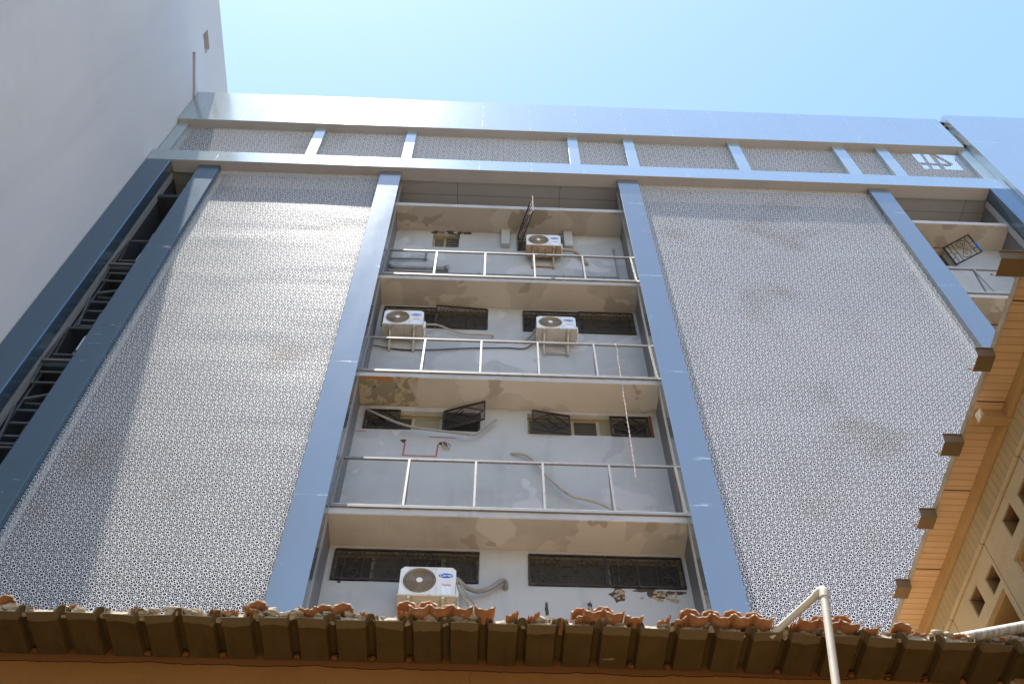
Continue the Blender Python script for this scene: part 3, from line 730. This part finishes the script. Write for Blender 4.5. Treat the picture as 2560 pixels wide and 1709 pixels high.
hose([(-2.34, 11.0, 16.69), (-1.76, 11.02, 16.60), (-1.11, 11.02, 16.63), (-.46, 11.02, 16.72), (.29, 11.02, 16.78), (.72, 11.02, 16.79), (.93, 10.98, 17.05)], .013, 'wall_cable', M_wblack, 'thin dark cable slung along the wall beneath two neighbouring air-conditioning units', 'cable')
hose([(.93, 10.85, 17.25), (.84, 10.93, 17.15), (.74, 10.98, 17.06), (.69, 11.04, 17.0)], .03, 'insulated_hose', M_hosegrey, 'short grey hose between the wall and the left side of a white unit', 'hose')
hose([(-2.21, 10.96, 14.52), (-1.93, 10.90, 14.262), (-1.59, 10.90, 14.06), (-1.28, 10.90, 13.945), (-1.0, 10.90, 13.893), (-.73, 10.90, 13.857), (-.41, 10.91, 13.825), (-.235, 10.92, 13.82), (-.09, 10.93, 13.98), (.157, 10.95, 14.31)], .022, 'conduit', M_hosegrey, 'loose grey conduit slanting across the diamond-grille window and kinked up at its end', 'conduit')
hose([(.422, 11.04, 13.47), (.56, 10.99, 13.41), (.70, 10.98, 13.35), (.84, 10.97, 13.14), (1.02, 10.95, 12.80), (1.26, 10.93, 12.44), (1.46, 10.92, 12.25), (1.62, 10.90, 12.19), (1.95, 10.82, 11.93), (2.2, 10.75, 11.45)], .021, 'conduit', M_hose, 'tan hose drooping from the bare wall behind the lowest railing', 'hose')
rp = MB()
base = [Vector((2.425 - .0002 * i, 10.40 + .003 * math.sin(i * .7), 16.05 - i * .0325)) for i in range(120)]
for s in (0, 1):
    rp.tube([p + Vector((.006 * math.cos(i * .8 + s * PI) + .012 * noise.noise(Vector((i * .09, 0, 0))), .006 * math.sin(i * .8 + s * PI), 0)) for i, p in enumerate(base)], .0065, 5)
rp.tube([(2.425, 10.38, 16.02), (2.41, 10.43, 16.125), (2.43, 10.49, 16.08), (2.425, 10.40, 15.98)], .015, 6)
tag(rp.build('rope', M_rope.m), 'frayed pinkish twisted rope hanging from a balcony top rail', 'rope')
def wires(name, label, cx, cz, seed):
    t = thing(name, label, 'wires', (cx, 11.04, cz)); rnd = random.Random(seed)
    for k, m in enumerate((M_copper, M_wblack, M_wblue, M_wblack, M_copper)):
        a = Vector((cx + rnd.uniform(-.02, .02), 11.04, cz + rnd.uniform(-.02, .02))); pts = [a]
        for j in range(4): a = a + Vector((rnd.uniform(-.01, .05), -.02 if j < 1 else rnd.uniform(-.01, .01), rnd.uniform(-.10, .02))); pts.append(a)
        MB().tube(smooth_path(pts, 5), .007 + .006 * (k == 0), 5).build('wire', m.m, t, smooth=True)
wires('wire_bundle', 'tangle of loose wires poking from the wall beside the red painted outline', -.79, 13.72, 3)

# ------------------------------------------------------------------ plain neighbouring building (left)
NB = thing('plain_building', 'tall windowless building with pale lavender-grey rendered wall at the left', 'building', (-12, 0, ZG))
T_ = .0245
def wallmap(u, v, d):          # u: distance from the facade plane towards the street, v: height, d: into the wall
    return (-8.7164 + T_ * u - d, 10 - u, v)
top = [(18, 31.42)]
u = 18
out = [(-6, ZG), (18, ZG)]
n = 80
for i in range(n + 1):
    u = 18 - 24 * i / n; out.append((u, 31.45 + .014 * noise.noise(Vector((u * 2.3, 0, 0))) + .008 * noise.noise(Vector((u * 9, 3, 0)))))
notch = [(.93 - .18, 29.35), (1.34, 29.36), (1.35, 29.88), (.78, 29.87)]
slot = [(-.13, 27.60), (1.20, 28.15), (1.10, 28.42), (-.13, 27.88)]
nbw = MB(); nbw.plate(out, [notch, slot], wallmap, .34)
nbw.build('rendered_wall', M_neigh.m, NB)
MB().box(-15, -9.12, -8, 16, ZG, 31.2).build('building_core', M_neigh.m, NB)
MB().add([wallmap(u, v, .30) for u, v in ((-.4, 27.3), (2, 27.3), (2, 30.2), (-.4, 30.2))] + [wallmap(u, v, .36) for u, v in ((-.4, 27.3), (2, 27.3), (2, 30.2), (-.4, 30.2))], [(0, 1, 2, 3), (7, 6, 5, 4), (0, 4, 5, 1), (1, 5, 6, 2), (2, 6, 7, 3), (3, 7, 4, 0)]).build('recess_lining', M_reveal.m, NB)

# ------------------------------------------------------------------ low house with broken tile edge (front)
H = thing('tiled_house', 'low orange-brown house with ribbed eave underside and broken clay tile edge', 'house', (0, 7, ZG))
zf = lambda x: 5.70 - .0055 * max(0, x - .3) ** 2
HX0, HX1 = -8.55, 5.4
hw = MB(); n = 90; vs = []; fs = []
for i in range(n + 1):
    x = HX0 + (HX1 - HX0) * i / n; zt = zf(x) + .076
    vs += [(x, 7.022, ZG), (x, 7.3, ZG), (x, 7.3, zt), (x, 7.022, zt)]
for i in range(n):
    a = 4 * i; b = a + 4; fs += [(a, b, b + 3, a + 3), (a + 1, a + 2, b + 2, b + 1), (a + 2, a + 3, b + 3, b + 2)]
hw.add(vs, fs); hw.build('front_wall', M_orange.m, H)
MB().box(HX0, HX1, 7.31, 9.2, ZG, 5.45).build('house_core', M_orange.m, H)
# ribbed sheet: profile along x, seen from below
prof = []
k0 = -22
for k in range(-22, 23):
    xc = -1.573 + .3195 * k
    if xc < HX0 + .1 or xc > HX1 - .1: continue
    xc += random.uniform(-.008, .008)
    prof += [(xc - .044, 0), (xc - .026, .066), (xc - .011, .075), (xc + .011, .075), (xc + .026, .066), (xc + .044, 0)]
prof = [(HX0, 0)] + prof + [(HX1, 0)]
sh = MB(); vs = []; fs = []
for x, h in prof:
    z = zf(x) + h + .009 * noise.noise(Vector((x * 1.9, 4, 1))); d = .022 * noise.noise(Vector((x * 3, 7, 0)))
    vs += [(x, 6.50 + d, z), (x, 7.02, z), (x, 7.02, z + .006), (x, 6.50 + d, z + .006)]
for i in range(len(prof) - 1):
    a = 4 * i; b = a + 4; fs += [(a, b, b + 1, a + 1), (a + 1, b + 1, b + 2, a + 2), (a + 2, b + 2, b + 3, a + 3), (a + 3, b + 3, b, a)]
sh.add(vs, fs); sh.build('ribbed_soffit', M_sheet.m, H)
# mortar plugs where the ribs meet the wall
for k in range(-18, 21):
    xc = -1.573 + .3195 * k
    if HX0 < xc < HX1 and random.random() < .45: MB().lump((xc, 7.0, zf(xc) + .02), .032, k, (1, .6, .8), 8).build('mortar_plug', M_orange.m, H)
# concrete deck and its ragged mortar edge
dk = MB(); vs = []; fs = []; n = 1500
for i in range(n + 1):
    x = HX0 + (HX1 - HX0) * i / n
    q = noise.noise(Vector((x * 1.1, 0, 3))); q2 = noise.noise(Vector((x * 6, 1, 5))); q3 = noise.noise(Vector((x * 19, 2, 8)))
    xr = ((x + 1.573) / .3195); dr = abs(xr - round(xr)) * .3195
    rise = .08 * min(1, max(0, (.078 - dr) / .014))
    z0 = zf(x) + .008 + rise
    top = zf(x) + .075 + .022 * q + .026 * max(0, q2) + .014 * q3
    if -3.1 < x < -1.7 and x < -2.0: top = zf(x) + .07 + .012 * q2
    if -2.95 < x < -2.25: top = zf(x) + .028 + .008 * q3
    if x > 3.2: top = zf(x) + .085 + .035 * q2 + .018 * q3
    top = max(top, z0 + .012)
    yf = 6.535 + .03 * q2 + .018 * q3
    vs += [(x, yf + .012, z0), (x, yf, z0 + .4 * (top - z0)), (x, yf + .02 + .02 * q3, top), (x, yf + .11, top + .012 * q2), (x, 6.9, zf(x) + .13), (x, 9.2, zf(x) + .15), (x, 9.2, zf(x) + .09), (x, 7.0, zf(x) + .086)]
for i in range(n):
    a = 8 * i; b = a + 8
    for k in range(8): fs.append((a + k, b + k, b + (k + 1) % 8, a + (k + 1) % 8))
dk.add(vs, fs); dk.build('mortar_bed', M_mortar.m, H)
MB().box(HX0 + .01, HX1 - .01, 6.98, 9.19, 5.86, 5.88).build('roof_deck', M_deck.m, H)
rub = MB()
for k in range(280):
    x = random.uniform(-4.3, 4.9)
    if 0 < x < 2.3 and random.random() < .6: continue
    rub.lump((x, 6.56 + random.uniform(-.03, .07), zf(x) + .075 + random.uniform(-.01, .03) + (.02 if x > 3.2 else 0)), random.uniform(.012, .045), k, (1.5, 1, .65), 8)
rub.build('loose_mortar', M_mortar.m, H)['kind'] = 'stuff'
# clay tiles: channels (u) and covers (n)
TX = lambda t: -3.985 + .003362 * t
def tile(mb, xc, kind, y0=6.42, L=.34, z=0, r=.094, a0=None, a1=None, tilt=.10, skew=0, seed=0, th=.014, jag=.0):
    if kind == 'u': A0, A1 = (198, 342)
    else: A0, A1 = (15, 165)
    if a0 is not None: A0 = a0
    if a1 is not None: A1 = a1
    n = 14; m = 5; vs = []; fs = []
    rnd = random.Random(seed)
    zb = zf(xc) + .055 + z
    for j in range(m + 1):
        for i in range(n + 1):
            a = math.radians(A0 + (A1 - A0) * i / n)
            t = j / m
            yy = y0 + t * L
            if j == 0: yy += jag * (rnd.random()) + .006 * math.sin(i * 1.3 + seed)
            rr = r * (1 - .10 * t)
            for rad in (rr, rr - th):
                cz = zb + (r if kind == 'u' else 0)
                vs.append((xc + skew * t + rad * math.cos(a), yy, cz + rad * math.sin(a) * (.78 if kind == 'u' else .85) + tilt * t))
    def id(j, i, s): return (j * (n + 1) + i) * 2 + s
    for j in range(m):
        for i in range(n):
            fs.append((id(j, i, 0), id(j, i + 1, 0), id(j + 1, i + 1, 0), id(j + 1, i, 0)))
            fs.append((id(j, i, 1), id(j + 1, i, 1), id(j + 1, i + 1, 1), id(j, i + 1, 1)))
        for i in (0, n): fs.append((id(j, i, 0), id(j + 1, i, 0), id(j + 1, i, 1), id(j, i, 1)))
    for i in range(n):
        for j in (0, m): fs.append((id(j, i, 0), id(j, i, 1), id(j, i + 1, 1), id(j, i + 1, 0)))
    if mb is not None: mb.add(vs, fs); return
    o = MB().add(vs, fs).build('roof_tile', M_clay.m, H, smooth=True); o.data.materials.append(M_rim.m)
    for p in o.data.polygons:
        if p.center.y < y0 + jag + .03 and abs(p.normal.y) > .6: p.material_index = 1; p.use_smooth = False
tl = None; sd_ = 0
chan = [(1027.8, 1), (1081, 1), (1137.5, 1), (1193, 1), (1464, 1), (1517.5, 1), (1732.5, 1), (1789, 1), (1842, 1), (1895, 1), (2005.7, 1), (2058.6, 1), (2113, 1)]
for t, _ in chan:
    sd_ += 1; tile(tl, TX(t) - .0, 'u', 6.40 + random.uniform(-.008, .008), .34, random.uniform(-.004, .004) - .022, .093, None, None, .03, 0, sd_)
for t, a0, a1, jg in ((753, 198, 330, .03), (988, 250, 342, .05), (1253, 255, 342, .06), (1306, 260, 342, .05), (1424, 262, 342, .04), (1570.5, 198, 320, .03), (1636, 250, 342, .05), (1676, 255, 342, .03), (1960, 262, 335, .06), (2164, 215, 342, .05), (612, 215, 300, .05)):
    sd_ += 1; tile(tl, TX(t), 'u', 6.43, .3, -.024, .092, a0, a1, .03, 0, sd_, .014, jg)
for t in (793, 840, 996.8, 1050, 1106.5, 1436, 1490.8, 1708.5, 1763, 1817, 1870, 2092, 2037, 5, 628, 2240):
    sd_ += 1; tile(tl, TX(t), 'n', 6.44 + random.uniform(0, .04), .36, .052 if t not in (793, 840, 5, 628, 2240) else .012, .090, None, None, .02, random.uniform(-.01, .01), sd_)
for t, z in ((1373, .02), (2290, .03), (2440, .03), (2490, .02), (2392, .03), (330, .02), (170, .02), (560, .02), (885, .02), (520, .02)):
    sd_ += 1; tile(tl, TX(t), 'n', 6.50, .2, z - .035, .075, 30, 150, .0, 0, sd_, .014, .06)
# courses further back, up the deck
tl = MB()
for r_ in range(1, 4):
    for k in range(30):
        x = -4.2 + .19 * k + random.uniform(-.01, .01)
        if -3.0 < x < -1.6: continue
        if random.random() < .75: tile(tl, x, 'n', 6.5 + .32 * r_, .36, .05, .085, None, None, .02, 0, sd_ + k + r_ * 50)
tl.build('roof_courses', M_clay.m, H, smooth=True)['kind'] = 'stuff'

# ------------------------------------------------------------------ cream pipe over the eave, and thick pole
pv = thing('drain_pipe', 'bent cream plastic pipe with elbow rising over the broken tile edge', 'pipe', (2.82, 6.1, 5.8))
el = Vector((2.824, 6.1, 5.807))
lo = Vector((2.824 - .166 * 4.2, 6.1, 5.807 - 4.2)); e2 = Vector((2.44, 6.56, 5.695))
MB().tube([el + (lo - el).normalized() * .03, lo], .033, 14).build('pipe', M_pvc.m, pv, smooth=True)
MB().tube([el + (e2 - el).normalized() * .03, e2], .031, 14).build('pipe', M_pvc.m, pv, smooth=True)
a = (lo - el).normalized(); b = (e2 - el).normalized()
ej = MB().tube(smooth_path([el + a * .10, el + a * .04, el + (a + b) * .012, el + b * .04, el + b * .085], 5), .041, 14)
ej.build('elbow', M_pvc.m, pv, smooth=True)
def thick_pole():
    p = Vector((3.995, 6.76, 5.853)); q = Vector((4.427, 6.21, 5.555)); a = p - (q - p) * .25; b = p + (q - p) * 1.5; P = [a + (b - a) * (i / 60) for i in range(61)]
    o = MB().tube(P, .045, 14, False, lambda i: 1 + .003 * (i % 2)).build('pole', M_pole.m, None, smooth=True)
    return tag(o, 'thick dirty pole lying over the tile edge, pale on top, before the stone wall', 'pole')
M_pole = Mat('pole_paint', (.44, .41, .36), .6); M_pole.mix(M_pole.noise(5, 5, .7, M_pole.vec(9, 1, 1)).ss(.45, .6) * .7, (.22, .18, .14)); 
thick_pole()

# ------------------------------------------------------------------ house with boarded eave (right)
R = thing('boarded_eave_house', 'house at the right with orange boarded eave and pale stone wall with square holes', 'house', (6, 4, ZG))
XW = 4.57
Y0, Y1 = -3.0, 9.0
wins = [(5.73, 5.95, 6.308, 6.527), (6.373, 6.578, 6.228, 6.432), (6.735, 6.947, 6.301, 6.523), (5.39, 5.60, 6.318, 6.475), (4.75, 4.96, 6.30, 6.52), (4.40, 4.61, 6.225, 6.43), (3.75, 3.97, 6.305, 6.525), (3.40, 3.61, 6.23, 6.435), (2.75, 2.97, 6.305, 6.525), (1.75, 1.97, 6.305, 6.525)]
bigw = [(6.40, 6.935, 5.2, 6.16), (5.40, 6.08, 5.2, 6.178), (4.40, 4.98, 5.2, 6.16), (3.40, 3.98, 5.2, 6.16), (2.4, 2.98, 5.2, 6.16)]
hol = [[(a, c), (b, c), (b, d), (a, d)] for a, b, c, d in wins + bigw]
sw = MB().plate([(Y0, ZG), (Y1, ZG), (Y1, 6.66), (Y0, 6.66)], hol, lambda u, v, d: (XW + d, u, v), .16)
stw = sw.build('stone_wall', M_stone.m, R)
for i, (a, b, c, d) in enumerate(wins):
    rv = MB(); g = .0015; t = .012
    rv.box(XW + .015, XW + .20, a + g, a + t, c + g, d - g); rv.box(XW + .015, XW + .20, b - t, b - g, c + g, d - g)
    rv.box(XW + .015, XW + .20, a + t, b - t, c + g, c + t); rv.box(XW + .015, XW + .20, a + t, b - t, d - t, d - g)
    w = rv.build('window', M_rev.m, R)
    MB().box(XW + .165, XW + .18, a + t + .001, b - t - .001, c + t + .001, d - t - .001).build('red_panel', M_red_sh.m, w)
for (a, b, c, d) in bigw:
    rv = MB(); t = .03
    rv.box(XW + .03, XW + .28, b - t, b - .001, c, d - .002); rv.box(XW + .03, XW + .28, a + .001, a + t, c, d - .002); rv.box(XW + .03, XW + .28, a + t, b - t, d - t, d - .001)
    w = rv.build('window', M_beam.m, R)
    MB().box(XW + .26, XW + .275, a + t, b - t, c, d - t).build('pane', M_shut.m, w)
MB().box(XW + .30, 9, Y0, Y1, ZG, 6.9).build('house_core', M_stone.m, R)
# boarded soffit, fascia beam, vertical boards, edge strip, roof
MB().box(4.25, 4.535, Y0, Y1, 7.0, 7.03).build('boarded_soffit', M_wood.m, R)
MB().box(4.50, 4.545, Y0, 5.08, 6.885, 6.999).build('fascia_beam', M_beam.m, R, bevel=.004)
MB().box(4.50, 4.545, 5.18, Y1, 6.885, 6.999).build('fascia_beam', M_beam.m, R, bevel=.004)
MB().box(4.548, 4.59, Y0, Y1, 6.655, 7.0).build('vertical_boards', M_vboard.m, R)
MB().box(4.535, 4.565, Y0, Y1, 6.625, 6.653).build('moulding', M_stone.m, R, bevel=.005)
MB().box(4.27, 4.60, 5.085, 5.175, 6.885, 6.9985).build('cross_beam', M_beam.m, R, bevel=.004)
eg = MB(); n = 260; vs = []; fs = []
for i in range(n + 1):
    y = Y0 + (Y1 - Y0) * i / n; q = noise.noise(Vector((y * 5, 0, 0))); q2 = noise.noise(Vector((y * 17, 4, 0)))
    x = 4.243 - .012 * max(0, q) - .01 * max(0, q2)
    vs += [(x, y, 7.004), (4.2495, y, 6.992), (4.2495, y, 7.06), (x - .006, y, 7.05)]
for i in range(n):
    a = 4 * i; b = a + 4; fs += [(a, a + 1, b + 1, b), (a + 1, a + 2, b + 2, b + 1), (a + 2, a + 3, b + 3, b + 2), (a + 3, a, b, b + 3)]
eg.add(vs, fs); eg.build('edge_mortar', M_rubble.m, R)
rf = MB().add([(4.25, Y0, 7.062), (4.25, Y1, 7.062), (6.8, Y1, 8.2), (6.8, Y0, 8.2), (9, Y0, 7.1), (9, Y1, 7.1)], [(0, 1, 2, 3), (3, 2, 5, 4)]); rf.build('roof', M_clay.m, R)
# sheet-metal outlets poking out of the eave, hat-shaped in section
def outlet(yc, out):
    w = .10; h = .075; t = .006; f_ = .012
    pr = [(-w - f_, 0), (-w, 0), (-w + .02, -h), (w - .02, -h), (w, 0), (w + f_, 0), (w + f_, t), (w - .004, t), (w - .024, -h + t), (-w + .024, -h + t), (-w + .004, t), (-w - f_, t)]
    mb = MB(); mb.prism(pr, lambda u, v, x: (x, yc + u, 7.0 + v - .001), 4.25 - out, 4.2345)
    mb.build('roof_outlet', M_spout.m, R)
outlet(3.64, .25); outlet(4.555, .165); outlet(5.475, .19); outlet(6.36, .17); outlet(7.3, .16); outlet(2.7, .2)
fk = MB().add([(4.222, 4.97, 6.86), (4.196, 5.045, 6.862), (4.258, 5.128, 6.858), (4.288, 5.04, 6.884), (4.24, 5.045, 6.83)], [(0, 1, 4), (1, 2, 4), (2, 3, 4), (3, 0, 4), (0, 3, 2, 1)])
tag(fk.build('plaster_flake', M_flake.m), 'torn white flake stuck to the end of the cross beam under the orange eave', 'flake')

# ------------------------------------------------------------------ light, sky, camera
SUN = Vector((-.153, -.134, 1)).normalized()
sl = bpy.data.lights.new('sun', 'SUN'); sl.energy = 3.9; sl.angle = math.radians(.5); sl.color = (1, .95, .87)
so = bpy.data.objects.new('sun', sl); C.objects.link(so); so.rotation_euler = (-SUN).to_track_quat('-Z', 'Y').to_euler(); so.location = (-20, -20, 60)
W = bpy.data.worlds.new('World'); bpy.context.scene.world = W; W.use_nodes = True
nt = W.node_tree; bg = nt.nodes['Background']
sk = nt.nodes.new('ShaderNodeTexSky'); sk.sky_type = 'NISHITA'; sk.sun_disc = False
sk.sun_elevation = math.asin(SUN.z); sk.sun_rotation = math.atan2(SUN.x, SUN.y)
sk.air_density = 1.3; sk.dust_density = .5; sk.ozone_density = 3.2; sk.altitude = 300
nt.links.new(sk.outputs[0], bg.inputs[0]); bg.inputs[1].default_value = .15

cam = bpy.data.cameras.new('camera'); co = bpy.data.objects.new('camera', cam); C.objects.link(co)
cam.sensor_width = 36; cam.lens = 35.0; cam.clip_end = 2000; cam.clip_start = .05
yaw, pit, rol = .0402, .9954, -.0021
fw = Vector((math.sin(yaw) * math.cos(pit), math.cos(yaw) * math.cos(pit), math.sin(pit)))
r0 = Vector((math.cos(yaw), -math.sin(yaw), 0)); u0 = r0.cross(fw)
r1 = r0 * math.cos(rol) + u0 * math.sin(rol); u1 = -r0 * math.sin(rol) + u0 * math.cos(rol)
M = Matrix((r1, u1, -fw)).transposed().to_4x4(); co.matrix_world = M
sc = bpy.context.scene; sc.camera = co
sc.render.engine = 'CYCLES'
sc.cycles.max_bounces = 8; sc.cycles.diffuse_bounces = 5; sc.cycles.glossy_bounces = 4; sc.cycles.transparent_max_bounces = 12
sc.cycles.sample_clamp_indirect = 6
try: sc.cycles.use_denoising = True; sc.cycles.denoiser = 'OPENIMAGEDENOISE'; sc.cycles.denoising_input_passes = 'RGB_ALBEDO_NORMAL'; sc.cycles.denoising_prefilter = 'NONE'
except Exception: pass
sc.view_settings.view_transform = 'Standard'; sc.view_settings.look = 'None'; sc.view_settings.exposure = 1.22; sc.view_settings.gamma = 1
